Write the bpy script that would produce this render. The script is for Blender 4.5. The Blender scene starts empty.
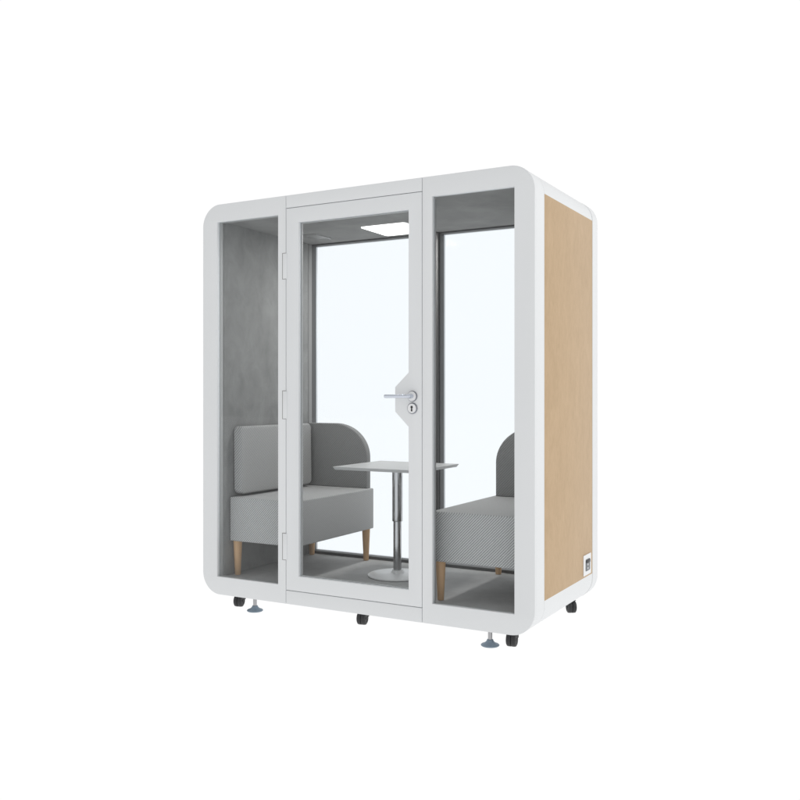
import bpy, bmesh, math, random
from mathutils import Vector, Matrix
random.seed(7)
S = bpy.context.scene
COL = S.collection
LAMP = 9.0
GZ = 0.08            # underside of the booth above the floor it stands on
PI = math.pi

# ------------------------------------------------------------------ materials
def mat(name, color, rough=0.5, metal=0.0, spec=0.5):
    m = bpy.data.materials.new(name); m.use_nodes = True
    b = m.node_tree.nodes['Principled BSDF']
    b.inputs['Base Color'].default_value = (*color, 1)
    b.inputs['Roughness'].default_value = rough
    b.inputs['Metallic'].default_value = metal
    b.inputs['Specular IOR Level'].default_value = spec
    return m
def nd(m, t, **kw):
    n = m.node_tree.nodes.new(t)
    for k, v in kw.items(): setattr(n, k, v)
    return n
def lk(m, a, b): m.node_tree.links.new(a, b)
def ramp(m, stops):
    r = nd(m, 'ShaderNodeValToRGB'); e = r.color_ramp.elements
    e[0].position, e[0].color = stops[0][0], (*stops[0][1], 1)
    e[1].position, e[1].color = stops[-1][0], (*stops[-1][1], 1)
    for p, c in stops[1:-1]:
        x = e.new(p); x.color = (*c, 1)
    return r
def mapping(m, scale, coord='Object'):
    tc = nd(m, 'ShaderNodeTexCoord'); mp = nd(m, 'ShaderNodeMapping')
    mp.inputs['Scale'].default_value = scale
    lk(m, tc.outputs[coord], mp.inputs['Vector']); return mp.outputs['Vector']
def noise(m, vec, scale, detail=4, rough=.55, dist=0):
    n = nd(m, 'ShaderNodeTexNoise')
    n.inputs['Scale'].default_value = scale; n.inputs['Detail'].default_value = detail
    n.inputs['Roughness'].default_value = rough; n.inputs['Distortion'].default_value = dist
    lk(m, vec, n.inputs['Vector']); return n.outputs['Fac']
def bsdf(m): return m.node_tree.nodes['Principled BSDF']
def bump(m, fac, strength, dist=.001):
    b = nd(m, 'ShaderNodeBump'); b.inputs['Strength'].default_value = strength
    b.inputs['Distance'].default_value = dist
    lk(m, fac, b.inputs['Height']); lk(m, b.outputs['Normal'], bsdf(m).inputs['Normal'])

def paint(name, c, rough=.42):
    m = mat(name, c, rough, 0, .35)
    f = noise(m, mapping(m, (1, 1, 1)), 1.3, 3)
    r = ramp(m, [(.3, tuple(x*.985 for x in c)), (.7, tuple(min(1, x*1.01) for x in c))])
    lk(m, f, r.inputs[0]); lk(m, r.outputs[0], bsdf(m).inputs['Base Color'])
    bump(m, noise(m, mapping(m, (1, 1, 1)), 900, 2), .05, .0004)
    return m
def felt(name, lo, hi, sc=(1, 1, .35), big=5.0):
    m = mat(name, lo, .95, 0, .1)
    v = mapping(m, sc)
    a = noise(m, v, big, 7, .62, .4)
    b = noise(m, mapping(m, (1, 1, 1)), 240, 3, .7)
    mx = nd(m, 'ShaderNodeMath', operation='MULTIPLY_ADD'); mx.inputs[1].default_value = .28
    lk(m, b, mx.inputs[0]); lk(m, a, mx.inputs[2])
    r = ramp(m, [(.46, lo), (.82, hi)])
    lk(m, mx.outputs[0], r.inputs[0]); lk(m, r.outputs[0], bsdf(m).inputs['Base Color'])
    bump(m, b, .35, .001)
    return m
def twill(name, lo, hi, k=71.0, speck=.35, base=.34):
    # woven upholstery: diagonal ribs, broken by a cross thread
    m = mat(name, hi, .92, 0, .12)
    bsdf(m).inputs['Sheen Weight'].default_value = .08
    tc = nd(m, 'ShaderNodeTexCoord'); sp = nd(m, 'ShaderNodeSeparateXYZ')
    geo = nd(m, 'ShaderNodeNewGeometry')
    lk(m, geo.outputs['Position'], sp.inputs[0])
    def math_(op, a, b):
        n = nd(m, 'ShaderNodeMath', operation=op)
        for i, x in enumerate((a, b)):
            if isinstance(x, (int, float)): n.inputs[i].default_value = x
            else: lk(m, x, n.inputs[i])
        return n.outputs[0]
    xy = math_('ADD', sp.outputs[0], sp.outputs[1])
    z = math_('MULTIPLY', sp.outputs[2], 1.0)
    s = math_('SUBTRACT', xy, z); t = math_('ADD', xy, z)
    wob = math_('MULTIPLY', noise(m, geo.outputs['Position'], 60, 2), .004)
    s = math_('ADD', s, wob)
    s1 = math_('SINE', math_('MULTIPLY', s, 2*PI*k), 0)
    t1 = math_('SINE', math_('MULTIPLY', t, 2*PI*k*1.9), 0)
    f = math_('ADD', math_('MULTIPLY', s1, .36), math_('MULTIPLY', t1, .13))
    nrm = nd(m, 'ShaderNodeSeparateXYZ'); lk(m, geo.outputs['Normal'], nrm.inputs[0])
    ends = math_('ADD', math_('MULTIPLY', math_('ABSOLUTE', nrm.outputs[1], 0), 1-base), base)
    f = math_('ADD', math_('MULTIPLY', f, ends), .5)
    f = math_('ADD', f, math_('MULTIPLY', math_('SUBTRACT', noise(m, geo.outputs['Position'], 260, 3), .5), speck))
    r = ramp(m, [(.1, lo), (.85, hi)])
    lk(m, f, r.inputs[0])
    lk(m, r.outputs[0], bsdf(m).inputs['Base Color'])
    bump(m, f, .5, .0015)
    return m
def wood(name, dark, mid, light, scale, gr=38):
    m = mat(name, mid, .55, 0, .3)
    v = mapping(m, scale)
    a = noise(m, v, gr, 6, .6, .3); b = noise(m, v, gr*.16, 4, .55, .8)
    ad = nd(m, 'ShaderNodeMath', operation='ADD'); lk(m, a, ad.inputs[0]); lk(m, b, ad.inputs[1])
    hv = nd(m, 'ShaderNodeMath', operation='MULTIPLY'); hv.inputs[1].default_value = .5
    lk(m, ad.outputs[0], hv.inputs[0])
    r = ramp(m, [(.32, dark), (.5, mid), (.68, light)])
    lk(m, hv.outputs[0], r.inputs[0]); lk(m, r.outputs[0], bsdf(m).inputs['Base Color'])
    bump(m, a, .08, .0006)
    return m
def glass(name, tint, refl=.3):
    m = bpy.data.materials.new(name); m.use_nodes = True
    nt = m.node_tree; nt.nodes.remove(bsdf(m))
    out = nt.nodes['Material Output']
    tr = nd(m, 'ShaderNodeBsdfTransparent'); tr.inputs[0].default_value = (*tint, 1)
    gl = nd(m, 'ShaderNodeBsdfGlossy'); gl.inputs['Roughness'].default_value = .02
    fr = nd(m, 'ShaderNodeFresnel'); fr.inputs[0].default_value = 1.45
    k = nd(m, 'ShaderNodeMath', operation='MULTIPLY'); k.inputs[1].default_value = refl
    lk(m, fr.outputs[0], k.inputs[0])
    mx = nd(m, 'ShaderNodeMixShader')
    lk(m, k.outputs[0], mx.inputs[0]); lk(m, tr.outputs[0], mx.inputs[1]); lk(m, gl.outputs[0], mx.inputs[2])
    lk(m, mx.outputs[0], out.inputs[0])
    return m
def glow(name, c, s):
    m = mat(name, (0, 0, 0), 1, 0, 0)
    bsdf(m).inputs['Emission Color'].default_value = (*c, 1)
    bsdf(m).inputs['Emission Strength'].default_value = s
    return m

M = {}
M['white'] = paint('white_powder_coat', (.795, .812, .825))
M['door'] = paint('door_powder_coat', (.79, .808, .822))
M['oak'] = wood('pale_wood_panel', (.49, .347, .208), (.54, .387, .236), (.58, .42, .262), (1, 1, .4), 75)
M['leg'] = wood('leg_wood', (.58, .36, .19), (.66, .42, .23), (.71, .47, .27), (1, 1, .12), 60)
M['felt'] = felt('grey_acoustic_felt', (.235, .235, .23), (.315, .315, .31), (1, 1, .7), 8.0)
M['ceil'] = felt('grey_ceiling_felt', (.26, .258, .252), (.35, .347, .34), (1, 1, 1), 3)
M['carpet'] = felt('grey_carpet', (.39, .387, .381), (.54, .537, .53), (1, 1, 1), 3.2)
M['jamb'] = paint('grey_inner_frame', (.27, .267, .262), .5)
M['mull'] = mat('mid_grey_mullion', (.115, .113, .111), .9, 0, .05)
M['dark'] = paint('dark_grey_gasket', (.10, .10, .10), .55)
M['bead'] = paint('light_grey_bead', (.47, .47, .468), .45)
M['seat'] = twill('grey_woven_upholstery', (.25, .248, .244), (.67, .666, .658))
M['plain'] = twill('grey_fine_upholstery', (.22, .219, .216), (.325, .323, .319), 64, .10, .55)
M['glass'] = glass('clear_glass', (.980, .992, .9995))
M['rglass'] = glass('clear_rear_glass', (.980, .992, .9995), .035)
M['chrome'] = mat('polished_chrome', (.62, .63, .65), .12, 1)
M['column'] = mat('column_chrome', (.52, .52, .525), .16, 1)
M['satin'] = mat('satin_steel', (.66, .70, .78), .26, 1)
M['rim'] = mat('dark_chrome_rim', (.30, .31, .34), .22, 1)
M['steel'] = mat('brushed_steel', (.42, .42, .43), .32, 1)
M['foot'] = mat('blue_grey_zinc', (.22, .28, .34), .4, .55)
M['black'] = mat('black_plastic', (.018, .018, .02), .45)
M['tyre'] = mat('black_rubber', (.022, .022, .024), .5)
M['hub'] = mat('dark_grey_plastic', (.07, .07, .074), .25)
M['table'] = paint('light_grey_laminate', (.54, .538, .532), .4)
M['tbase'] = paint('table_base_coat', (.86, .857, .85), .35)
M['socket'] = mat('grey_socket_plastic', (.16, .17, .18), .45)
M['plate'] = mat('white_plastic', (.85, .86, .87), .35)
M['led'] = glow('led_diffuser', (1, .985, .96), 2.5)
M['sweep'] = glow('self_lit_white_sweep', (1, 1, 1), 1.02)  # flat white emission stands in for a brightly lit floor and backdrop, no shadows

# ------------------------------------------------------------------ helpers
def wloc(o):
    v = Vector((0, 0, 0))
    while o: v += o.location; o = o.parent
    return v
def link(name, me, m, parent=None, smooth=35):
    """mesh in booth coordinates -> one object whose origin is the middle of its base"""
    xs = [v.co for v in me.vertices]
    c = Vector(((min(v.x for v in xs)+max(v.x for v in xs))/2, (min(v.y for v in xs)+max(v.y for v in xs))/2, min(v.z for v in xs)))
    me.transform(Matrix.Translation(-c))
    if smooth:
        me.polygons.foreach_set('use_smooth', [True]*len(me.polygons))
        me.set_sharp_from_angle(angle=math.radians(smooth))
    me.name = name; me.materials.clear(); me.materials.append(m)
    o = bpy.data.objects.new(name, me); COL.objects.link(o)
    o.location = c + Vector((0, 0, GZ)) - wloc(parent)
    if parent: o.parent = parent
    return o
def bm_obj(name, bm, m, parent=None, smooth=35):
    bmesh.ops.recalc_face_normals(bm, faces=bm.faces)
    me = bpy.data.meshes.new(name); bm.to_mesh(me); bm.free()
    return link(name, me, m, parent, smooth)
def empty(name, loc, label, cat, group=None):
    o = bpy.data.objects.new(name, None); COL.objects.link(o); o.location = loc
    o.empty_display_size = .1
    o['label'] = label; o['category'] = cat
    if group: o['group'] = group
    return o
def box(bm, a, b, bev=0, seg=2):
    r = bmesh.ops.create_cube(bm, size=1)
    for v in r['verts']:
        v.co = Vector([a[i] + (v.co[i]+.5)*(b[i]-a[i]) for i in range(3)])
    if bev:
        es = list({e for v in r['verts'] for e in v.link_edges})
        bmesh.ops.bevel(bm, geom=es, offset=bev, segments=seg, profile=.5, affect='EDGES')
def lathe(bm, prof, origin, axis='Z', n=40):
    """prof: (radius, height) pairs"""
    rings = []
    def P(r, h, a):
        c, s = r*math.cos(a), r*math.sin(a)
        v = {'Z': (c, s, h), 'X': (h, c, s), 'Y': (c, h, s)}[axis]
        return Vector(v) + Vector(origin)
    for r, h in prof:
        if r < 1e-6: rings.append([bm.verts.new(P(0, h, 0))])
        else: rings.append([bm.verts.new(P(r, h, 2*PI*i/n)) for i in range(n)])
    for A, B in zip(rings, rings[1:]):
        if len(A) == 1 and len(B) == 1: continue
        for i in range(n):
            j = (i+1) % n
            if len(A) == 1: bm.faces.new((A[0], B[i], B[j]))
            elif len(B) == 1: bm.faces.new((A[i], A[j], B[0]))
            else: bm.faces.new((A[i], A[j], B[j], B[i]))
    for R in (rings[0], rings[-1]):
        if len(R) > 1: bm.faces.new(R)
def rrect(x0, z0, x1, z1, r, n=14, corners=(1, 1, 1, 1)):
    """rounded rectangle, corners: bottom-left, bottom-right, top-right, top-left"""
    pts = []
    for (cx, cz, a0, on, px, pz) in ((x0+r, z0+r, PI, corners[0], x0, z0), (x1-r, z0+r, 1.5*PI, corners[1], x1, z0),
                             (x1-r, z1-r, 0, corners[2], x1, z1), (x0+r, z1-r, .5*PI, corners[3], x0, z1)):
        if on:
            for i in range(n+1):
                a = a0 + .5*PI*i/n; pts.append((cx+r*math.cos(a), cz+r*math.sin(a)))
        else: pts.append((px, pz))
    return pts
def plate(loops, d0, d1, bev=0, plane='XZ', res=2):
    """outline with holes, given thickness d0..d1 along the remaining axis -> mesh"""
    cu = bpy.data.curves.new('outline', 'CURVE'); cu.dimensions = '2D'; cu.fill_mode = 'BOTH'
    for L in loops:
        s = cu.splines.new('POLY'); s.points.add(len(L)-1); s.use_cyclic_u = True
        for p, q in zip(s.points, L): p.co = (q[0], q[1], 0, 1)
    h = abs(d1-d0)/2
    cu.extrude = h-bev; cu.bevel_depth = bev; cu.offset = -bev; cu.bevel_resolution = res
    o = bpy.data.objects.new('outline', cu); COL.objects.link(o)
    dg = bpy.context.evaluated_depsgraph_get(); dg.update()
    me = bpy.data.meshes.new_from_object(o.evaluated_get(dg))
    bpy.data.objects.remove(o); bpy.data.curves.remove(cu)
    mid = (d0+d1)/2
    for v in me.vertices:
        x, y, z = v.co
        v.co = {'XZ': (x, mid+z, y), 'YZ': (mid+z, x, y), 'XY': (x, y, mid+z)}[plane]
    bm = bmesh.new(); bm.from_mesh(me)
    bmesh.ops.remove_doubles(bm, verts=bm.verts, dist=1e-5)
    bmesh.ops.recalc_face_normals(bm, faces=bm.faces)
    bm.to_mesh(me); bm.free()
    return me
def tube(outer, inner, y0, y1):
    """closed ring between two loops of equal length, y0..y1"""
    bm = bmesh.new(); n = len(outer)
    R = [[bm.verts.new((p[0], y, p[1])) for p in L] for L, y in ((outer, y0), (outer, y1), (inner, y1), (inner, y0))]
    for k in range(4):
        A, B = R[k], R[(k+1) % 4]
        for i in range(n):
            j = (i+1) % n; bm.faces.new((A[i], A[j], B[j], B[i]))
    return bm

# ------------------------------------------------------------------ setting
bm = bmesh.new()
vs = [bm.verts.new(p) for p in ((-45, -35, 0), (35, -35, 0), (35, 8, 0), (-45, 8, 0))]
bm.faces.new(vs); me = bpy.data.meshes.new('ground'); bm.to_mesh(me); bm.free()
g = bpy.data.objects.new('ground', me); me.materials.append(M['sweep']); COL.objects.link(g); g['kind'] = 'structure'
bm = bmesh.new()
prof = [(8, 0)] + [(8+3*math.sin(a), 3-3*math.cos(a)) for a in [i*PI/24 for i in range(1, 13)]] + [(11, 30)]
A = [bm.verts.new((-45, y, z)) for y, z in prof]; B = [bm.verts.new((35, y, z)) for y, z in prof]
for i in range(len(prof)-1): bm.faces.new((A[i], B[i], B[i+1], A[i+1]))
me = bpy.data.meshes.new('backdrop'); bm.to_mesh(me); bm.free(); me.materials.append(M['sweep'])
g = bpy.data.objects.new('backdrop', me); COL.objects.link(g); g['kind'] = 'structure'

# ------------------------------------------------------------------ booth
W, H, D, R = 2.0, 2.2, 1.0, .122
booth = empty('office_booth', (1, .5, 0), 'freestanding white office booth with glass door, rounded corners and pale wood side, on casters', 'office booth')
FD = .127            # depth of the front collar
s1, s2 = .5825, 1.4115
gap = .0015; FT = .024
# front: two glazed side frames, the rails above and under the door
link('side_frame', plate([rrect(0, 0, s1-gap, H, R, 16, (1, 0, 0, 1)), [(.103, .1), (.53, .1), (.53, 2.101), (.103, 2.101)]], 0, FT, .0018), M['white'], booth)
link('side_frame', plate([rrect(s2+gap, 0, W, H, R, 16, (0, 1, 1, 0)), [(1.467, .1), (1.8985, .1), (1.8985, 2.101), (1.467, 2.101)]], 0, FT, .0018), M['white'], booth)
for z0, z1 in ((0, .0722), (2.1325, H)):
    link('door_rail', plate([[(s1+gap, z0), (s2-gap, z0), (s2-gap, z1), (s1+gap, z1)]], 0, FT, .0018), M['white'], booth)
out = rrect(.0006, .0006, W-.0006, H-.0006, R, 16); inn = rrect(.045, .045, W-.045, H-.045, R-.045, 16)
bm = tube(out, inn, FT+.001, FD)
es = [e for e in bm.edges if abs(e.verts[0].co.y-FD) < 1e-5 and abs(e.verts[1].co.y-FD) < 1e-5]
bm_obj('front_collar', bm, M['white'], booth)
# door lining posts behind the two vertical seams
for x0, x1 in ((.540, .62), (1.375, 1.452)):
    bm = bmesh.new(); box(bm, (x0, .0415, .1), (x1, .075, 2.1), .002); bm_obj('door_post', bm, M['jamb'], booth)
# grey beads round the side windows, then their panes
for x0, x1 in ((.103, .53), (1.467, 1.8985)):
    link('window_bead', plate([[(x0-.01, .092), (x1+.008, .092), (x1+.008, 2.108), (x0-.01, 2.108)],
        [(x0+.002, .0995), (x1+.001, .0995), (x1+.001, 2.1015), (x0+.002, 2.1015)]], FT+.0005, .052 if x0 < 1 else .034, .0005), M['bead'], booth)
    bm = bmesh.new(); box(bm, (x0-.004, .012, .096), (x1+.004, .018, 2.105)); bm_obj('window_pane', bm, M['glass'], booth, 0)

# middle shell and rear collar
out = rrect(.001, .001, W-.001, H-.001, R-.001, 16); inn = rrect(.04, .04, W-.04, H-.04, R-.04, 16)
bm_obj('shell', tube(out, inn, FD+.0025, .8865), M['white'], booth)
out = rrect(0, 0, W, H, R, 16); inn = rrect(.045, .045, W-.045, H-.045, R-.045, 16)
bm = tube(out, inn, .889, D)
es = [e for e in bm.edges if all(abs(v.co.y-D) < 1e-5 for v in e.verts) and any(min(abs(v.co.x), abs(v.co.x-W), abs(v.co.z), abs(v.co.z-H)) < .01 or True for v in e.verts)]
oe = [e for e in es if all(any((v.co.x-p[0])**2+(v.co.z-p[1])**2 < 1e-9 for p in out) for v in e.verts)]
bmesh.ops.bevel(bm, geom=oe, offset=.02, segments=4, profile=.5, affect='EDGES')
bm_obj('rear_collar', bm, M['white'], booth)
# dark joint between the collars and the shell
for y in (FD+.0002, .8868):
    out = rrect(.0012, .0012, W-.0012, H-.0012, R-.0012, 16); inn = rrect(.05, .05, W-.05, H-.05, R-.05, 16)
    bm_obj('joint_strip', tube(out, inn, y, y+.002), M['jamb'], booth)
# pale wood side panels
for x0, x1 in ((W-.02, W-.0004), (.0004, .02)):
    bm = bmesh.new(); box(bm, (x0, FD+.003, .1475), (x1, .886, 2.0805), .001)
    bm_obj('side_panel', bm, M['oak'], booth)

# inside: felt walls, ceiling, carpet
WX = .108
for x0, x1 in ((.047, WX), (W-WX, W-.047)):
    bm = bmesh.new(); box(bm, (x0, .053, .092), (x1, .886, 2.108)); bm_obj('wall_lining', bm, M['felt'], booth)
bm = bmesh.new(); box(bm, (.047, .053, 2.1085), (W-.047, .93, 2.15)); bm_obj('ceiling_lining', bm, M['ceil'], booth)
bm = bmesh.new(); box(bm, (.047, .053, .047), (W-.047, .93, .0905)); bm_obj('carpet', bm, M['carpet'], booth)
# jambs at the back corners
for x0, x1 in ((.047, WX+.004), (W-WX-.004, W-.047)):
    bm = bmesh.new(); box(bm, (x0, .8865, .092), (x1, .9245, 2.108), .003); bm_obj('corner_post', bm, M['jamb'], booth)
# rear frame with two panes
fr = [[(.04, .04), (W-.04, .04), (W-.04, H-.04), (.04, H-.04)],
      [(.108, .108), (.95, .108), (.95, 2.1), (.108, 2.1)], [(1.048, .108), (1.892, .108), (1.892, 2.1), (1.048, 2.1)]]
link('rear_frame', plate(fr, .925, .978, .001), M['dark'], booth)
link('rear_trim', plate(fr, .979, .996, .001), M['white'], booth)
bm = bmesh.new(); box(bm, (.952, .905, .0915), (1.043, .9245, 2.107), .002); 
bm_obj('mullion', bm, M['mull'], booth)
for x0, x1 in ((.1085, .9495), (1.0485, 1.8915)):
    bm = bmesh.new(); box(bm, (x0-.004, .962, .105), (x1+.004, .970, 2.103)); bm_obj('rear_pane', bm, M['rglass'], booth, 0)
# ceiling light and vent
link('ceiling_light', plate([rrect(.712, .548, 1.01, .865, .02, 6)], 2.1035, 2.1083, .001, 'XY'), M['led'], booth)
bm = bmesh.new(); box(bm, (.235, .60, 2.106), (.352, .76, 2.1084), .0008); v = bm_obj('ceiling_vent', bm, M['jamb'], booth)
bm = bmesh.new(); box(bm, (.353, .615, 2.101), (.362, .775, 2.1084), .001); bm_obj('trim', bm, M['bead'], v)

# door
dx0, dx1, dz0, dz1 = s1+.0018, s2-.0018, .0752, 2.1292
hole = [(.666, .154), (1.335, .154), (1.335, .966), (1.258, 1.042), (1.258, 1.165), (1.335, 1.237), (1.335, 2.049), (.666, 2.049)]
door = link('door', plate([[(dx0, dz0), (dx1, dz0), (dx1, dz1), (dx0, dz1)], hole], .0005, FT, .0018), M['door'], booth)
bm = bmesh.new(); box(bm, (.660, .0405, .148), (1.34, .0475, 2.055)); 
link('door_bead', plate([[(.655, .143), (1.346, .143), (1.346, 2.06), (.655, 2.06)], [(.6695, .1575), (1.3315, .1575), (1.3315, .964), (1.2545, 1.04), (1.2545, 1.167), (1.3315, 1.239), (1.3315, 2.0455), (.6695, 2.0455)]], FT+.0005, .036, .0005), M['bead'], door); bm.free()
gp = [(x + (-.004 if x < .7 else .004), z + (-.004 if z < .2 else (.004 if z > 2 else (-.002 if z < 1.1 else .002)))) for x, z in hole]
link('door_glass', plate([gp], .012, .018), M['glass'], door, 0)
for z0, z1 in ((1.752, 1.888), (.998, 1.146), (.238, .378)):
    bm = bmesh.new(); box(bm, (.5635, -.0025, z0), (.590, .002, z1), .0008)
    bm_obj('hinge', bm, M['door'], door)
    bm = bmesh.new(); box(bm, (.5590, -.0010, z0-.003), (.583, .0004, z1+.003), .0003); bm_obj('hinge_gap_line', bm, M['jamb'], door)  # dark plate added to draw the gap line around the hinge
# lever handle, rosette and key escutcheon
hx, hz, lz = 1.358, 1.119, 1.059
bm = bmesh.new(); lathe(bm, [(0, -.009), (.021, -.009), (.0255, -.0065), (.027, -.003), (.027, .0002)], (hx, 0, hz), 'Y', 40)
bm_obj('handle_rosette', bm, M['rim'], door)
bm = bmesh.new(); lathe(bm, [(.0135, -.0102), (.0225, -.0102), (.0235, -.0091), (.0135, -.0091)], (hx, 0, hz), 'Y', 40); bm_obj('rosette_face', bm, M['plate'], door)
bm = bmesh.new(); lathe(bm, [(.0105, -.0095), (.0105, -.045), (.009, -.05), (0, -.05)], (hx, 0, hz), 'Y', 28)
box(bm, (hx-.138, -.0505, hz-.0085), (hx+.012, -.036, hz+.0085), .006, 4)
bm_obj('lever_handle', bm, M['satin'], door)
bm = bmesh.new(); lathe(bm, [(0, -.008), (.022, -.008), (.0265, -.0055), (.028, -.003), (.028, .0002)], (hx, 0, lz), 'Y', 40)
bm_obj('lock_rosette', bm, M['rim'], door)
bm = bmesh.new(); lathe(bm, [(0, -.0092), (.0225, -.0092), (.0235, -.0081), (0, -.0081)], (hx, 0, lz), 'Y', 40); bm_obj('lock_face', bm, M['plate'], door)
kh = [(hx+.0065*math.cos(a), lz+.006+.0065*math.sin(a)) for a in [(-60+i*300/20)*PI/180 for i in range(21)]] + [(hx-.0045, lz-.015), (hx+.0045, lz-.015)]
link('keyhole', plate([kh], -.0100, -.0093), M['black'], door, 0)

# power inlet low on the wood side
link('power_inlet', plate([rrect(.722, .158, .851, .268, .004, 4)], W-.0003, W+.004, .001, 'YZ'), M['plate'], booth)
pi_ = bpy.data.objects['power_inlet']
link('socket_insert', plate([rrect(.752, .180, .828, .243, .008, 5)], W+.0041, W+.0058, .0006, 'YZ'), M['socket'], pi_)
link('rocker_switch', plate([rrect(.758, .224, .822, .239, .002, 3)], W+.0059, W+.0095, .0008, 'YZ'), M['black'], pi_)
for z in (.214, .194):
    bm = bmesh.new(); lathe(bm, [(.0062, W+.0059), (.0062, W+.0072), (0, W+.0072)], (0, .786, z), 'X', 20); bm_obj('socket_pin', bm, M['plate'], pi_)

# casters and levelling feet
def caster(x, y, rz):
    bm = bmesh.new()
    box(bm, (-.02, -.02, -.006), (.02, .02, -.001), .0015)
    lathe(bm, [(.009, -.02), (.009, -.006)], (0, 0, 0), 'Z', 20)
    n = 14; hood = []
    for i in range(n+1):
        a = PI*(.02+.55*i/n); hood.append((.0365*math.cos(a), -.046+.036*math.sin(a)))
    for i in range(n, -1, -1):
        a = PI*(.02+.55*i/n); hood.append((.0345*math.cos(a), -.046+.0345*math.sin(a)))
    me = plate([hood], -.031, .031, .001, 'YZ'); bm.from_mesh(me); bpy.data.meshes.remove(me)
    T = Matrix.Translation((x, y+.01, 0)) @ Matrix.Rotation(rz, 4, 'Z') @ Matrix.Diagonal((.82, .97, 1, 1))
    bmesh.ops.transform(bm, matrix=T, verts=bm.verts)
    c = bm_obj('caster', bm, M['hub'], booth)
    for s in (-1, 1):
        bm = bmesh.new()
        h0, h1 = sorted((s*.002, s*.030))
        pr = [(0, h0), (.0335, h0), (.034, h0+.001), (.034, h0+.0135), (.0325, h1-.005), (.026, h1), (.02, h1), (.018, h1-.003), (.008, h1-.003), (.007, h1+.001), (0, h1+.001)] if s > 0 else \
             [(0, h0-.001), (.007, h0-.001), (.008, h0+.003), (.018, h0+.003), (.02, h0), (.026, h0), (.0325, h0+.005), (.034, h0+.014), (.034, h1-.001), (.0335, h1), (0, h1)]
        lathe(bm, pr, (0, 0, -.046), 'X', 36)
        bmesh.ops.transform(bm, matrix=T, verts=bm.verts)
        bm_obj('wheel', bm, M['tyre'], c)
for x, y, r in ((.185, .085, .25), (1.008, .085, .2), (1.848, .085, .15), (1.884, .865, .6), (1.0, .9, .5), (.13, .9, .6)): caster(x, y, r)
def foot(x, y):
    bm = bmesh.new()
    lathe(bm, [(.0, -.08), (.041, -.08), (.0445, -.0775), (.0445, -.074), (.041, -.071), (.026, -.065), (.018, -.057), (.0145, -.049), (0, -.049)], (x, y, 0), 'Z', 48)
    f = bm_obj('levelling_foot', bm, M['foot'], booth)
    bm = bmesh.new(); lathe(bm, [(.0105, -.0485), (.0105, -.001)], (x, y, 0), 'Z', 28); bm_obj('stem', bm, M['steel'], f)
for x, y in ((.33, .055), (1.752, .055), (1.75, .93), (.34, .93)): foot(x, y)

# ------------------------------------------------------------------ sofas
def sofa(mir, label):
    X = (lambda x: 2-x) if mir else (lambda x: x)
    s = empty('sofa', (X(.35), .51, .0905+GZ), label, 'sofa', 'grey sofas facing each other in the booth')
    bb = lambda a, b: ((min(X(a[0]), X(b[0])), a[1], a[2]), (max(X(a[0]), X(b[0])), b[1], b[2]))
    # base block
    bm = bmesh.new(); box(bm, *bb((.113, .098, .289), (.588, .916, .541)), .008, 4)
    bm_obj('seat', bm, M['seat'], s)
    # curved wing at the rear end
    prof = [(.125, .5415), (.566, .5415), (.566, .735)]
    for i in range(1, 25):
        a = .5*PI*i/24; prof.append((.566-.245+.245*math.cos(a), .735+.21*math.sin(a)))
    prof.append((.125, .945))
    prof = [(X(x), z) for x, z in prof]
    link('wing', plate([prof], .868, .915, .008, 'XZ', 4), M['plain'], s)
    # back cushion against the wall
    L = rrect(.128, .556, .832, .944, .032, 10)
    me = plate([L], 0, .060, .012, 'YZ', 4)
    bm = bmesh.new(); bm.from_mesh(me); bpy.data.meshes.remove(me)
    for v in bm.verts:
        t = (v.co.z-.55)/.4
        v.co.x = X(.1175 + v.co.x*(.5 if mir else 1) - (0 if mir else .006*t))
    bm_obj('back_cushion', bm, M['cush'], s)
    for lx, ly in ((.112 if mir else .142, .135), (.553, .135), (.142, .880), (.553, .880)):
        bm = bmesh.new()
        lathe(bm, [(0, .0908), (.0145, .0908), (.0165, .094), (.0255, .288), (0, .288)], (X(lx), ly, 0), 'Z', 28)
        bm_obj('leg', bm, M['leg'], s)
    return s
M['cush'] = twill('grey_cushion_upholstery', (.24, .238, .235), (.54, .537, .53), 58, .35, .6)
sofa(False, 'left grey sofa with its back cushion and rounded wing in full view behind the door')
sofa(True, 'right grey sofa, partly hidden behind the white frame, near end ribbed, dark wing behind')

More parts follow.
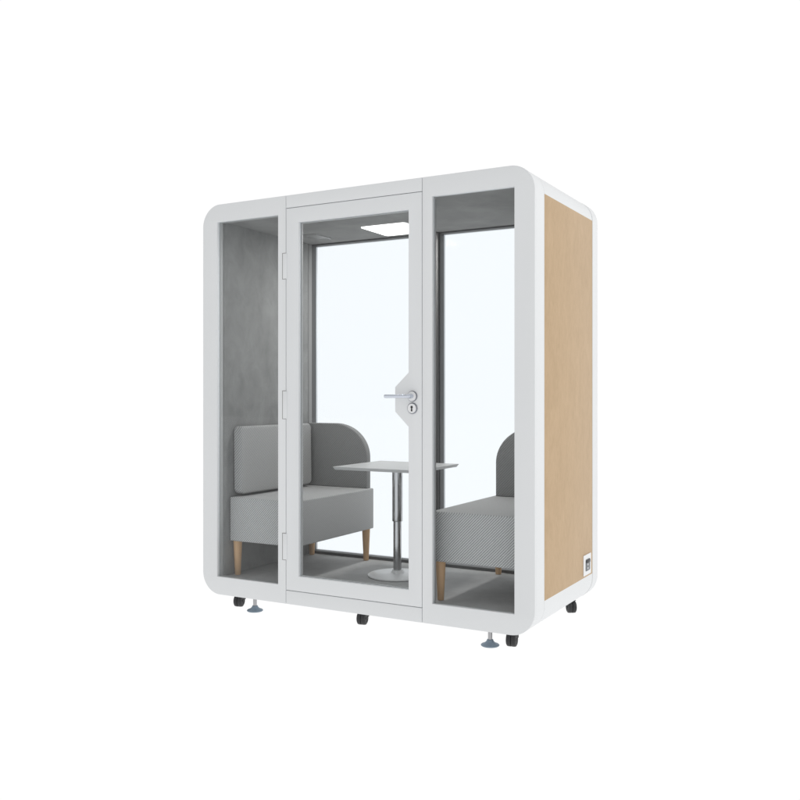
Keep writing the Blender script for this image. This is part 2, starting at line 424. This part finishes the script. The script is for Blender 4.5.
# ------------------------------------------------------------------ table
tb = empty('pedestal_table', (.968, .54, .0905+GZ), 'light grey square pedestal table with chrome column between the two sofas', 'table')
tx0, tx1, ty0, ty1 = .708, 1.238, .265, .79
bm = bmesh.new(); box(bm, (tx0, ty0, .7085), (tx1, ty1, .7255), .001, 1)
for v in bm.verts:
    if v.co.z < .7125:
        c = Vector(((tx0+tx1)/2, (ty0+ty1)/2, v.co.z)); v.co.x += (.009 if v.co.x < c.x else -.009); v.co.y += (.009 if v.co.y < c.y else -.009)
bm_obj('tabletop', bm, M['table'], tb)
bm = bmesh.new(); lathe(bm, [(.055, .701), (.055, .708)], (.966, .545, 0), 'Z', 36); lathe(bm, [(.0285, .405), (.0295, .408), (.0295, .7005)], (.966, .545, 0), 'Z', 40)
bm_obj('upper_column', bm, M['column'], tb)
bm = bmesh.new(); lathe(bm, [(.0235, .1285), (.0235, .404)], (.966, .545, 0), 'Z', 40); bm_obj('lower_column', bm, M['column'], tb)
bm = bmesh.new(); lathe(bm, [(0, .0908), (.166, .0908), (.172, .094), (.172, .0985), (.166, .102), (.06, .107), (.04, .111), (.034, .118), (.031, .128), (.0, .128)], (.962, .556, 0), 'Z', 64)
bm_obj('base', bm, M['tbase'], tb)

# ------------------------------------------------------------------ light and camera
w = bpy.data.worlds.new('World'); S.world = w; w.use_nodes = True
w.node_tree.nodes['Background'].inputs[0].default_value = (1, .997, .993, 1)
w.node_tree.nodes['Background'].inputs[1].default_value = .65
def area(name, loc, target, size, power, col=(1, 1, 1)):
    l = bpy.data.lights.new(name, 'AREA'); l.shape = 'DISK'; l.size = size; l.energy = power; l.color = col
    o = bpy.data.objects.new(name, l); COL.objects.link(o); o.location = loc
    o.rotation_euler = (Vector(target)-Vector(loc)).to_track_quat('-Z', 'Y').to_euler()
area('studio_softbox', (7.5, .2, 3.6), (2, .5, 1.2), 2.6, 60, (1, .985, .965))

# the booth's own lamp, lit, behind its white diffuser panel
l = bpy.data.lights.new('ceiling_lamp', 'AREA'); l.shape = 'RECTANGLE'; l.size = .25; l.size_y = .27; l.energy = LAMP; l.color = (1, .985, .96)
o = bpy.data.objects.new('ceiling_lamp', l); COL.objects.link(o); o.location = (.861, .7065, 2.1025+GZ)

cam = bpy.data.cameras.new('camera'); co = bpy.data.objects.new('camera', cam); COL.objects.link(co)
co.location = (3.4710, -3.9173, 1.1251+GZ)
cam.sensor_width = 36; cam.lens = 896/800*36; cam.clip_start = .05; cam.clip_end = 500
cam.shift_y = -(400-395)/800
yaw = math.atan2(.4870, .8734)
co.rotation_euler = (PI/2, 0, yaw)
S.camera = co
S.render.engine = 'CYCLES'
S.render.resolution_x = S.render.resolution_y = 1024
S.cycles.transparent_max_bounces = 24; S.cycles.max_bounces = 12; S.cycles.diffuse_bounces = 6
S.cycles.use_denoising = True
S.view_settings.view_transform = 'Standard'; S.view_settings.look = 'None'
S.view_settings.exposure = 0; S.view_settings.gamma = 1
